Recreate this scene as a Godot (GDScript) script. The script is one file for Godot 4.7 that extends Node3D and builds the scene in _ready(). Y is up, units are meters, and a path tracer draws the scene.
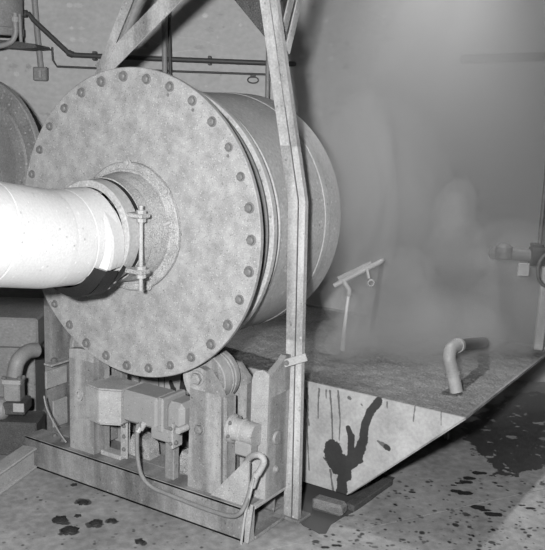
extends Node3D
# Steaming rotary drum in an old plant, lit by a hand flash. World axes follow the machine:
# x along its front, y up, -z along the drum's axis. Distances in metres.

const CAM := Vector3(2.386, 1.6, 2.676)
const FOCAL := 881.3            # focal length in pixels of a 545 x 550 frame
const WALL_DISTANCE := 5.0
const AX := 0.19                # drum axis
const AY := 1.108
const PLATE_Z := 0.214
const VAT_TOP := 0.479
const VAT_Z := -0.28

var FW: Vector3
var RT: Vector3
var UP: Vector3
var HF: Vector3
var org := Vector3.ZERO
var used := {}
var tex := {}
var rng := RandomNumberGenerator.new()

# ------------------------------------------------------------------ camera rays
func set_axes() -> void:
	var y := deg_to_rad(32.424)
	var p := deg_to_rad(11.443)
	var r := deg_to_rad(2.039)
	FW = Vector3(-sin(y) * cos(p), -sin(p), -cos(y) * cos(p))
	var rt := FW.cross(Vector3.UP).normalized()
	var up := rt.cross(FW)
	RT = rt * cos(r) + up * sin(r)
	UP = up * cos(r) - rt * sin(r)
	HF = Vector3(FW.x, 0, FW.z).normalized()

func ray(px: float, py: float) -> Vector3:
	return FW + RT * ((px - 272.5) / FOCAL) - UP * ((py - 275.0) / FOCAL)
func onz(px: float, py: float, z: float) -> Vector3:
	var d := ray(px, py)
	return CAM + d * ((z - CAM.z) / d.z)
func ony(px: float, py: float, y: float) -> Vector3:
	var d := ray(px, py)
	return CAM + d * ((y - CAM.y) / d.y)
func onx(px: float, py: float, x: float) -> Vector3:
	var d := ray(px, py)
	return CAM + d * ((x - CAM.x) / d.x)
func onw(px: float, py: float, off: float) -> Vector3:      # on a plane standing off from the back wall
	var d := ray(px, py)
	return CAM + d * ((WALL_DISTANCE - off) / d.dot(HF))
func wallframe() -> Basis:                                   # x along the wall, y up, z out of the wall
	return Basis(Vector3.UP.cross(-HF).normalized(), Vector3.UP, -HF)

# ------------------------------------------------------------------ mesh builder
class Build:
	var v := PackedVector3Array()
	var n := PackedVector3Array()
	var uv := PackedVector2Array()
	func tri(a: Vector3, b: Vector3, c: Vector3, na: Vector3, nb: Vector3, nc: Vector3) -> void:
		var g := (b - a).cross(c - a)
		if g.length_squared() < 1e-16:
			return
		if g.dot(na + nb + nc) > 0.0:          # front faces run clockwise
			v.append_array([a, c, b]); n.append_array([na, nc, nb])
		else:
			v.append_array([a, b, c]); n.append_array([na, nb, nc])
	func flat(a: Vector3, b: Vector3, c: Vector3, outward: Vector3) -> void:
		var g := (b - a).cross(c - a).normalized()
		if g.dot(outward) < 0.0:
			g = -g
		tri(a, b, c, g, g, g)
	func quad(a: Vector3, b: Vector3, c: Vector3, d: Vector3, outward: Vector3) -> void:
		flat(a, b, c, outward); flat(a, c, d, outward)
	func box(at: Vector3, size: Vector3, turn := Basis.IDENTITY, bevel := 0.004) -> void:
		var h := size * 0.5
		var b := minf(bevel, minf(h.x, minf(h.y, h.z)) * 0.45)
		var p := {}
		for sx in [-1, 1]:
			for sy in [-1, 1]:
				for sz in [-1, 1]:
					for k in 3:
						var q := Vector3(sx * (h.x - b), sy * (h.y - b), sz * (h.z - b))
						q[k] = [sx, sy, sz][k] * h[k]
						p[[sx, sy, sz, k]] = at + turn * q
		for k in 3:
			var i := (k + 1) % 3
			var j := (k + 2) % 3
			for s in [-1, 1]:
				var c := []
				for e in [[-1, -1], [1, -1], [1, 1], [-1, 1]]:
					var key := [0, 0, 0, k]
					key[k] = s; key[i] = e[0]; key[j] = e[1]
					c.append(p[key])
				var o := Vector3.ZERO
				o[k] = s
				quad(c[0], c[1], c[2], c[3], turn * o)
				for t in [-1, 1]:                     # edge between face k and face i
					var a1 := [0, 0, 0, k]; var a2 := [0, 0, 0, k]; var b1 := [0, 0, 0, i]; var b2 := [0, 0, 0, i]
					for key in [a1, a2, b1, b2]:
						key[k] = s; key[i] = t
					a1[j] = -1; b1[j] = -1; a2[j] = 1; b2[j] = 1
					var oo := Vector3.ZERO
					oo[k] = s; oo[i] = t
					quad(p[a1], p[a2], p[b2], p[b1], turn * oo)
		for sx in [-1, 1]:
			for sy in [-1, 1]:
				for sz in [-1, 1]:
					flat(p[[sx, sy, sz, 0]], p[[sx, sy, sz, 1]], p[[sx, sy, sz, 2]], turn * Vector3(sx, sy, sz))
	# polygon in the frame's x-y plane, extruded along the frame's z from z0 to z1
	func prism(poly: PackedVector2Array, z0: float, z1: float, f := Transform3D.IDENTITY) -> void:
		var idx := Geometry2D.triangulate_polygon(poly)
		for k in range(0, idx.size(), 3):
			for z in [z0, z1]:
				var q := []
				for m in 3:
					q.append(f * Vector3(poly[idx[k + m]].x, poly[idx[k + m]].y, z))
				flat(q[0], q[1], q[2], f.basis.z * (1.0 if z == maxf(z0, z1) else -1.0))
		var cw := Geometry2D.is_polygon_clockwise(poly)
		for k in poly.size():
			var a := poly[k]
			var b := poly[(k + 1) % poly.size()]
			var e := b - a
			var o := Vector2(e.y, -e.x) if not cw else Vector2(-e.y, e.x)
			quad(f * Vector3(a.x, a.y, z0), f * Vector3(b.x, b.y, z0), f * Vector3(b.x, b.y, z1), f * Vector3(a.x, a.y, z1), f.basis * Vector3(o.x, o.y, 0))
	# profile of (radius, height) turned round the frame's z axis
	func lathe(prof: Array, f: Transform3D, sides := 96, from := 0.0, to := TAU, wobble := 0.0) -> void:
		for k in prof.size() - 1:
			var a: Vector2 = prof[k]
			var b: Vector2 = prof[k + 1]
			var e := b - a
			if e.length() < 1e-7:
				continue
			var o := Vector2(e.y, -e.x).normalized()
			for i in sides:
				var t0 := lerpf(from, to, float(i) / sides)
				var t1 := lerpf(from, to, float(i + 1) / sides)
				var c0 := Vector3(cos(t0), sin(t0), 0)
				var c1 := Vector3(cos(t1), sin(t1), 0)
				var w0 := 1.0 + wobble * sin(t0 * 5.0 + a.y * 40.0) * 0.6 + wobble * sin(t0 * 11.0) * 0.4
				var w1 := 1.0 + wobble * sin(t1 * 5.0 + a.y * 40.0) * 0.6 + wobble * sin(t1 * 11.0) * 0.4
				var n0 := (f.basis * (c0 * o.x + Vector3(0, 0, o.y))).normalized()
				var n1 := (f.basis * (c1 * o.x + Vector3(0, 0, o.y))).normalized()
				var p00 := f * (c0 * a.x * w0 + Vector3(0, 0, a.y))
				var p01 := f * (c1 * a.x * w1 + Vector3(0, 0, a.y))
				var p10 := f * (c0 * b.x * w0 + Vector3(0, 0, b.y))
				var p11 := f * (c1 * b.x * w1 + Vector3(0, 0, b.y))
				tri(p00, p10, p11, n0, n0, n1); tri(p00, p11, p01, n0, n1, n1)
	func tube(path: Array, radius, sides := 14, smooth := true) -> void:
		var pts := []
		if smooth and path.size() > 2:
			var c := Curve3D.new()
			for k in path.size():
				var t: Vector3 = (path[mini(k + 1, path.size() - 1)] - path[maxi(k - 1, 0)]) / 6.0
				c.add_point(path[k], -t, t)
			for k in path.size() - 1:
				for m in 6:
					pts.append(c.sample(k, m / 6.0))
			pts.append(path[-1])
		else:
			pts = path
		var x := Vector3.ZERO
		var prev := []
		for k in pts.size():
			var d: Vector3 = (pts[mini(k + 1, pts.size() - 1)] - pts[maxi(k - 1, 0)]).normalized()
			if x == Vector3.ZERO:
				x = d.cross(Vector3.UP if absf(d.y) < 0.9 else Vector3.RIGHT).normalized()
			x = (x - d * x.dot(d)).normalized()
			var y := d.cross(x)
			var r: float = radius if radius is float else lerpf(radius[0], radius[1], float(k) / (pts.size() - 1))
			var ring := []
			for i in sides:
				var a := TAU * i / sides
				var o := x * cos(a) + y * sin(a)
				ring.append([pts[k] + o * r, o])
			if prev:
				for i in sides:
					var j := (i + 1) % sides
					tri(prev[i][0], ring[i][0], ring[j][0], prev[i][1], ring[i][1], ring[j][1])
					tri(prev[i][0], ring[j][0], prev[j][0], prev[i][1], ring[j][1], prev[j][1])
			if k == 0 or k == pts.size() - 1:
				for i in sides:
					flat(pts[k], ring[i][0], ring[(i + 1) % sides][0], -d if k == 0 else d)
			prev = ring

func frame(at: Vector3, axis: Vector3) -> Transform3D:      # a frame whose z runs along the axis
	var z := axis.normalized()
	var x := (Vector3.UP if absf(z.y) < 0.9 else Vector3.RIGHT).cross(z).normalized()
	return Transform3D(Basis(x, z.cross(x), z), at)

func bar(b: Build, p: Vector3, q: Vector3, w: float, t: float, side: Vector3, bevel := 0.003) -> void:   # flat bar from p to q, w wide along side, t thick
	var y := (q - p).normalized()
	var x := (side - y * side.dot(y)).normalized()
	b.box((p + q) * 0.5, Vector3(w, p.distance_to(q), t), Basis(x, y, x.cross(y)), bevel)

# ------------------------------------------------------------------ nodes
func numbered(called: String) -> String:
	used[called] = used.get(called, -1) + 1
	return called if used[called] == 0 else "%s_%03d" % [called, used[called]]

func thing(called: String, label: String, category: String, at: Vector3, group := "") -> Node3D:
	var o := Node3D.new()
	o.name = numbered(called)
	add_child(o)
	o.position = at
	org = at
	o.set_meta("label", label)
	o.set_meta("category", category)
	if group:
		o.set_meta("group", group)
	return o

func part(b: Build, called: String, m: Material, parent: Node, uvmode := 0) -> MeshInstance3D:
	var arr := []
	arr.resize(Mesh.ARRAY_MAX)
	if uvmode > 0:
		var u := PackedVector2Array()
		for p in b.v:
			u.append(floor_uv(p) if uvmode == 1 else vat_uv(p))
		arr[Mesh.ARRAY_TEX_UV] = u
	var moved := PackedVector3Array()
	for p in b.v:
		moved.append(p - org)
	arr[Mesh.ARRAY_VERTEX] = moved
	arr[Mesh.ARRAY_NORMAL] = b.n
	var mesh := ArrayMesh.new()
	mesh.add_surface_from_arrays(Mesh.PRIMITIVE_TRIANGLES, arr)
	mesh.surface_set_material(0, m)
	var o := MeshInstance3D.new()
	o.mesh = mesh
	o.name = called
	parent.add_child(o, true)
	return o

func struct(b: Build, called: String, m: Material, uvmode := 0) -> MeshInstance3D:
	org = Vector3.ZERO
	var o := part(b, called, m, self, uvmode)
	o.set_meta("kind", "structure")
	return o

var bolt_mesh: ArrayMesh
func bolt(parent: Node, at: Vector3, out: Vector3, size := 1.0, m: Material = null, called := "bolt", spin := 0.0) -> MeshInstance3D:
	if bolt_mesh == null:
		var b := Build.new()
		var f := Transform3D.IDENTITY
		b.lathe([Vector2(0.017, -0.001), Vector2(0.017, 0.002), Vector2(0.016, 0.003), Vector2(0.0, 0.003)], f, 16)
		var hex := PackedVector2Array()
		for k in 6:
			hex.append(Vector2(cos(k * TAU / 6), sin(k * TAU / 6)) * 0.0135)
		b.prism(hex, 0.003, 0.011)
		b.lathe([Vector2(0.0125, 0.011), Vector2(0.009, 0.0145), Vector2(0.0, 0.015)], f, 6)
		var arr := []
		arr.resize(Mesh.ARRAY_MAX)
		arr[Mesh.ARRAY_VERTEX] = b.v
		arr[Mesh.ARRAY_NORMAL] = b.n
		bolt_mesh = ArrayMesh.new()
		bolt_mesh.add_surface_from_arrays(Mesh.PRIMITIVE_TRIANGLES, arr)
	var o := MeshInstance3D.new()
	o.mesh = bolt_mesh
	o.name = called
	parent.add_child(o, true)
	var f := frame(at - org, out)
	f.basis = f.basis.rotated(out.normalized(), spin).scaled_local(Vector3.ONE * size)
	o.transform = f
	o.set_surface_override_material(0, m if m else mats.bolt)
	return o

# ------------------------------------------------------------------ textures and materials
func noise_image(seed_: int, freq: float, size := 512, kind := FastNoiseLite.TYPE_SIMPLEX_SMOOTH, octaves := 5) -> PackedByteArray:
	var n := FastNoiseLite.new()
	n.seed = seed_
	n.frequency = freq
	n.noise_type = kind
	n.fractal_octaves = octaves
	return n.get_seamless_image(size, size).get_data()

func to_texture(d: PackedByteArray, w: int, h: int) -> ImageTexture:
	var im := Image.create_from_data(w, h, false, Image.FORMAT_L8, d)
	im.convert(Image.FORMAT_RGB8)
	im.generate_mipmaps()
	return ImageTexture.create_from_image(im)

# patches, grain, specks and scratches of worn painted or galvanised steel
func worn(seed_: int, coarse: float, fine: float, specks: int, scratches: int, mid := 200.0, stretch := false) -> ImageTexture:
	var s := 512
	var a := noise_image(seed_, 0.008, s, FastNoiseLite.TYPE_SIMPLEX_SMOOTH, 6)
	var b := noise_image(seed_ + 1, 0.12, s)
	var c := noise_image(seed_ + 2, 0.03, s, FastNoiseLite.TYPE_PERLIN, 5)
	var out := PackedByteArray()
	out.resize(s * s)
	var r := RandomNumberGenerator.new()
	r.seed = seed_
	for y in s:
		for x in s:
			var k := y * s + x
			var ka := ((y / 7 + 40) % s) * s + x if stretch else k
			var wisp := absf(c[k] - 128.0)                       # thin wandering veins
			var val := mid + (a[ka] - 128.0) * coarse * (0.75 if stretch else 0.33) + (b[k] - 128.0) * fine + maxf(0.0, 7.0 - wisp) * coarse * 2.2 + (c[k] - 128.0) * coarse * 0.22 + r.randf_range(-9, 9) * fine * 3.5
			out[k] = clampi(int(val), 0, 255)
	for k in specks:
		var x0 := r.randi() % s
		var y0 := r.randi() % s
		var sign_ := 1 if r.randf() < 0.55 else -1
		var rad := r.randi_range(1, 3)
		for dy in range(-rad, rad + 1):
			for dx in range(-rad, rad + 1):
				if dx * dx + dy * dy <= rad * rad:
					var q := ((y0 + dy + s) % s) * s + (x0 + dx + s) % s
					out[q] = clampi(out[q] + sign_ * r.randi_range(20, 55), 0, 255)
	for k in scratches:
		var p := Vector2(r.randf() * s, r.randf() * s)
		var dir := r.randf() * TAU
		var up_ := r.randi_range(15, 50)
		for st in r.randi_range(10, 60):
			dir += r.randf_range(-0.15, 0.15)
			p += Vector2(cos(dir), sin(dir))
			var q := (int(p.y) % s + s) % s * s + (int(p.x) % s + s) % s
			out[q] = clampi(out[q] + up_, 0, 255)
	return to_texture(out, s, s)

func mat(called: String, grey: float, t: String, rough := 0.7, scale := 1.2, metal := 0.0, bump := 0.0) -> StandardMaterial3D:
	var m := StandardMaterial3D.new()
	m.resource_name = called
	m.albedo_color = Color(grey, grey, grey)
	m.roughness = rough
	m.metallic = metal
	m.metallic_specular = 0.4
	if t:
		m.albedo_texture = tex[t]
		m.uv1_triplanar = true
		m.uv1_world_triplanar = true
		m.uv1_scale = Vector3.ONE * scale
		if bump > 0.0:
			m.heightmap_enabled = true
			m.heightmap_texture = tex[t]
			m.heightmap_scale = bump
	return m

var mats := {}
func make_materials() -> void:
	tex.worn = worn(11, 0.46, 0.15, 700, 90, 205)
	tex.steel = worn(23, 0.34, 0.2, 350, 50, 208)
	tex.drip = worn(37, 0.6, 0.18, 250, 20, 205, true)
	tex.plaster = worn(51, 0.13, 0.1, 160, 14, 218)
	tex.rough = worn(67, 0.45, 0.45, 1500, 10, 195)
	mats.plate = mat("galvanised plate", 0.74, "worn", 0.62, 2.5)
	mats.shell = mat("drum shell steel", 0.8, "steel", 0.6, 1.1)
	mats.ring = mat("worn running ring steel", 0.5, "steel", 0.45, 2.0)
	mats.rubber = mat("black rubber seal", 0.12, "", 0.7)  # on the seal its black also stands in for the end plate's shadow
	mats.cast = mat("rough cast iron with scale", 0.8, "rough", 0.8, 2.6, 0.0, 0.35)
	mats.white = mat("white painted pipe", 0.95, "plaster", 0.6, 1.6)
	mats.tar = mat("black tar patch", 0.2, "rough", 0.55, 3.0, 0.0, 0.3)
	mats.base = mat("dusty grey painted steel", 0.6, "drip", 0.72, 1.6)
	mats.pillar = mat("grey painted steel plate", 0.66, "drip", 0.7, 1.9)
	mats.pale = mat("pale dusty steel", 0.76, "steel", 0.72, 2.2)
	mats.housing = mat("matt painted housing", 0.66, "plaster", 0.6, 2.4)
	mats.frame = mat("pale painted angle steel", 0.74, "drip", 0.65, 1.4)
	mats.dark = mat("dark oily steel and painted brace shade", 0.4, "rough", 0.6, 2.2)
	mats.bolt = mat("bolt steel", 0.54, "steel", 0.5, 5.0)
	mats.rod = mat("bright threaded rod", 0.78, "steel", 0.45, 4.0)
	mats.hose = mat("grey rubber hose", 0.6, "steel", 0.6, 4.0)
	mats.hall = mat("darkened hall wall", 0.42, "plaster", 0.9, 0.45)  # unseen walls and ceiling, grey lowered to cut bounced light
	mats.wall = mat("grey limewashed wall", 0.8, "plaster", 0.9, 0.45)
	mats.pipe = mat("dark painted pipe", 0.34, "steel", 0.5, 3.0)
	mats.greypipe = mat("grey painted pipe", 0.66, "steel", 0.5, 3.0)
	mats.neighbour = mat("dull grey steel of the next machine", 0.64, "steel", 0.6, 1.2)
	mats.zinc = mat("zinc pipe", 0.7, "steel", 0.45, 3.0)
	mats.slurry = mat("dark wet slurry", 0.55, "rough", 0.5, 1.6, 0.0, 0.6)
	mats.wood = mat("weathered wood", 0.7, "drip", 0.8, 2.0)
	mats.crumb = mat("crumbling concrete block", 0.62, "rough", 0.9, 4.0, 0.0, 0.9)
	mats.puddle = mat("dark water", 0.3, "", 0.25)
	mats.mud = mat("dark wet mud", 0.24, "rough", 0.5, 6.0)
	mats.black = mat("black painted iron", 0.14, "", 0.5)
	mats.lampglow = StandardMaterial3D.new()
	mats.lampglow.emission_enabled = true
	mats.lampglow.emission = Color.WHITE
	mats.lampglow.emission_energy_multiplier = 3.0

# dark marks drawn into a grey byte map: capsules with ragged outlines
func mark(d: PackedByteArray, clean: PackedByteArray, w: int, h: int, p: Vector2, q: Vector2, r0: float, r1: float, dark: float, nz: FastNoiseLite, rag := 0.25) -> void:
	var m := maxf(r0, r1) * 1.6 + 2.0
	var lo := Vector2i(maxi(0, int(minf(p.x, q.x) - m)), maxi(0, int(minf(p.y, q.y) - m)))
	var hi := Vector2i(mini(w - 1, int(maxf(p.x, q.x) + m)), mini(h - 1, int(maxf(p.y, q.y) + m)))
	var e := q - p
	var l2 := maxf(e.length_squared(), 1e-6)
	for y in range(lo.y, hi.y + 1):
		for x in range(lo.x, hi.x + 1):
			var c := Vector2(x, y)
			var t := clampf((c - p).dot(e) / l2, 0, 1)
			var r := lerpf(r0, r1, t)
			var dist := c.distance_to(p + e * t) + nz.get_noise_2d(x, y) * r * rag * 2.0 + nz.get_noise_2d(x * 4.0, y * 4.0) * r * rag
			if dist < r:
				var k := y * w + x
				d[k] = mini(d[k], int(clean[k] * lerpf(1.0, dark, clampf((r - dist) / 1.5, 0, 1))))

# ------------------------------------------------------------------ scene
func _ready() -> void:
	rng.seed = 7
	set_axes()
	var cam := Camera3D.new()
	cam.name = "camera"
	cam.transform = Transform3D(Basis(RT, UP, -FW), CAM)
	cam.fov = rad_to_deg(2.0 * atan(275.0 / FOCAL))
	cam.near = 0.05
	cam.far = 60.0
	add_child(cam)
	cam.current = true

	var env := Environment.new()
	env.background_mode = Environment.BG_COLOR
	env.background_color = Color.BLACK
	env.tonemap_mode = Environment.TONE_MAPPER_LINEAR
	env.tonemap_exposure = 1.0
	env.volumetric_fog_enabled = true
	env.volumetric_fog_density = 0.0
	env.sdfgi_enabled = true
	env.ssao_enabled = true
	env.ssil_enabled = true
	var we := WorldEnvironment.new()
	we.name = "world_environment"
	we.environment = env
	add_child(we)

	make_materials()
	flash_lamp()
	steam_fill_lamp()
	glow_fill_lamp()
	room()
	floor_and_marks()
	vat()
	drum()
	inlet_pipe()
	base()
	gantry()
	roller_supports()
	drive()
	end_column()
	ram_and_hoses()
	vat_fittings()
	neighbour_machine()
	wall_fittings()
	right_side()
	floor_things()
	steam()

# The photographer's flash on a stand, left of and above the camera.
func flash_lamp() -> void:
	var at := CAM - RT * 0.22 + Vector3(0, 0.16, 0) - HF * 0.02
	var aim := (Vector3(0.55, 0.75, -0.3) - at).normalized()
	var o := thing("flash_lamp", "photographer's flash on a thin stand beside the camera", "flash lamp", Vector3(at.x, 0, at.z))
	var f := frame(at, aim)
	var b := Build.new()
	b.lathe([Vector2(0, -0.09), Vector2(0.03, -0.09), Vector2(0.035, -0.05), Vector2(0.1, 0.0), Vector2(0.104, 0.0), Vector2(0.04, -0.06), Vector2(0.03, -0.095), Vector2(0, -0.095)], f, 32)
	part(b, "reflector", mats.zinc, o)
	b = Build.new()
	b.lathe([Vector2(0.03, -0.045), Vector2(0.028, -0.025), Vector2(0.015, -0.012), Vector2(0, -0.008)], f, 24)
	part(b, "bulb", mats.lampglow, o)
	b = Build.new()
	b.tube([Vector3(at.x, 0, at.z) - HF * 0.08, at - HF * 0.08], 0.012, 10, false)
	b.box(at - HF * 0.08, Vector3(0.05, 0.1, 0.05))
	part(b, "pole", mats.black, o)
	for k in 3:
		b = Build.new()
		var a := k * TAU / 3
		b.tube([Vector3(at.x, 0.35, at.z) - HF * 0.08, Vector3(at.x + cos(a) * 0.3, 0.01, at.z + sin(a) * 0.3) - HF * 0.08], 0.009, 8, false)
		part(b, "leg", mats.black, o)
	var l := SpotLight3D.new()
	l.name = "flash_light"
	l.position = at + aim * 0.02 - org
	l.basis = Basis.looking_at(aim, Vector3.UP)
	l.light_energy = 18.5
	l.light_size = 0.06
	l.spot_angle = 62.0
	l.spot_angle_attenuation = 0.6
	l.spot_range = 20.0
	l.spot_attenuation = 2.0
	l.shadow_enabled = true
	o.add_child(l)

# Added lamp over the vat, unseen above the frame: it brightens the steam.
func steam_fill_lamp() -> void:
	var at := Vector3(0.78, 3.2, -1.15)
	var o := thing("steam_fill_lamp", "added fill lamp hanging unseen over the steaming vat", "lamp", at)
	var f := Transform3D(Basis(Vector3.RIGHT, Vector3(0, 0, -1), Vector3.UP), at)
	var b := Build.new()
	b.lathe([Vector2(0.2, -0.06), Vector2(0.202, -0.06), Vector2(0.12, 0.03), Vector2(0.05, 0.06), Vector2(0.045, 0.12), Vector2(0, 0.12)], f, 40)
	b.lathe([Vector2(0, 0.055), Vector2(0.048, 0.055), Vector2(0.118, 0.027), Vector2(0.2, -0.06)], f, 40)
	part(b, "shade", mats.neighbour, o)
	b = Build.new()
	b.lathe([Vector2(0, -0.05), Vector2(0.03, -0.04), Vector2(0.045, -0.01), Vector2(0.03, 0.03), Vector2(0.02, 0.054), Vector2(0, 0.054)], f, 24)
	part(b, "bulb", mats.lampglow, o)
	b = Build.new()
	b.tube([at + Vector3(0, 0.12, 0), Vector3(at.x, 4.9, at.z)], 0.006, 8, false)
	part(b, "cord", mats.black, o)
	var l := SpotLight3D.new()
	l.name = "steam_fill_light"
	l.position = Vector3(0, -0.06, 0)
	l.basis = Basis.looking_at(Vector3.DOWN, Vector3.RIGHT)
	l.light_energy = 7.0
	l.light_size = 0.05
	l.spot_angle = 27.0
	l.spot_angle_attenuation = 1.0
	l.spot_range = 15.0
	l.spot_attenuation = 2.0
	l.shadow_enabled = true
	o.add_child(l)

# Added lamp on the back wall outside the frame, for the upper-right glow.
func glow_fill_lamp() -> void:
	var w := wallframe()
	var at := onw(592, -16, 0.0)
	var o := thing("glow_fill_lamp", "added round wall lamp that brightens the steam and wall", "lamp", at)
	var f := Transform3D(w, at)
	var b := Build.new()
	b.lathe([Vector2(0.1, 0), Vector2(0.1, 0.03), Vector2(0.085, 0.035), Vector2(0, 0.035)], f, 32)
	part(b, "body", mats.black, o)
	b = Build.new()
	b.lathe([Vector2(0.08, 0.035), Vector2(0.075, 0.07), Vector2(0.045, 0.095), Vector2(0, 0.102)], f, 32)
	part(b, "bulb_glass", mats.lampglow, o)
	var l := OmniLight3D.new()
	l.name = "glow_fill_light"
	l.position = w.z * 0.16
	l.light_energy = 0.06
	l.light_size = 0.08
	l.omni_range = 12.0
	l.omni_attenuation = 2.0
	l.shadow_enabled = true
	o.add_child(l)

func room() -> void:
	var w := wallframe()
	var c := Vector3(CAM.x, 0, CAM.z)
	var back := c + HF * WALL_DISTANCE
	var b := Build.new()
	b.box(back + HF * 0.1 + Vector3(0, 2.4, 0), Vector3(11.2, 5.0, 0.2), w, 0.001)
	struct(b, "wall_back", mats.wall)
	b = Build.new()
	b.box(c - HF * 3.1 + Vector3(0, 2.4, 0), Vector3(11.2, 5.0, 0.2), w, 0.001)
	struct(b, "wall_front", mats.hall)
	b = Build.new()
	b.box(c + HF * 1.0 - w.x * 5.5 + Vector3(0, 2.4, 0), Vector3(0.2, 5.0, 8.4), w, 0.001)
	struct(b, "wall_left", mats.hall)
	b = Build.new()
	b.box(c + HF * 1.0 + w.x * 5.5 + Vector3(0, 2.4, 0), Vector3(0.2, 5.0, 8.4), w, 0.001)
	struct(b, "wall_right", mats.hall)
	b = Build.new()
	b.box(c + HF * 1.0 + Vector3(0, 5.0, 0), Vector3(11.2, 0.2, 8.6), w, 0.001)
	struct(b, "ceiling", mats.hall)

func floor_uv(p: Vector3) -> Vector2:
	return Vector2((p.x + 1.0) / 4.0, (p.z + 2.8) / 4.0)

func floor_px(px: float, py: float) -> Vector2:
	return floor_uv(ony(px, py, 0)) * 1536.0
func vat_px(px: float, py: float) -> Vector2:
	return vat_uv(onz(px, py, VAT_Z)) * Vector2(768, 460)
func deep(px: float, py: float, distance: float) -> Vector3:
	return CAM + ray(px, py) * distance
func slurry_height(n: FastNoiseLite, x: float, z: float) -> float:
	return 0.468 + n.get_noise_2d(x, z) * 0.006 + n.get_noise_2d(x * 3.0, z * 3.0) * 0.003

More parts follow.
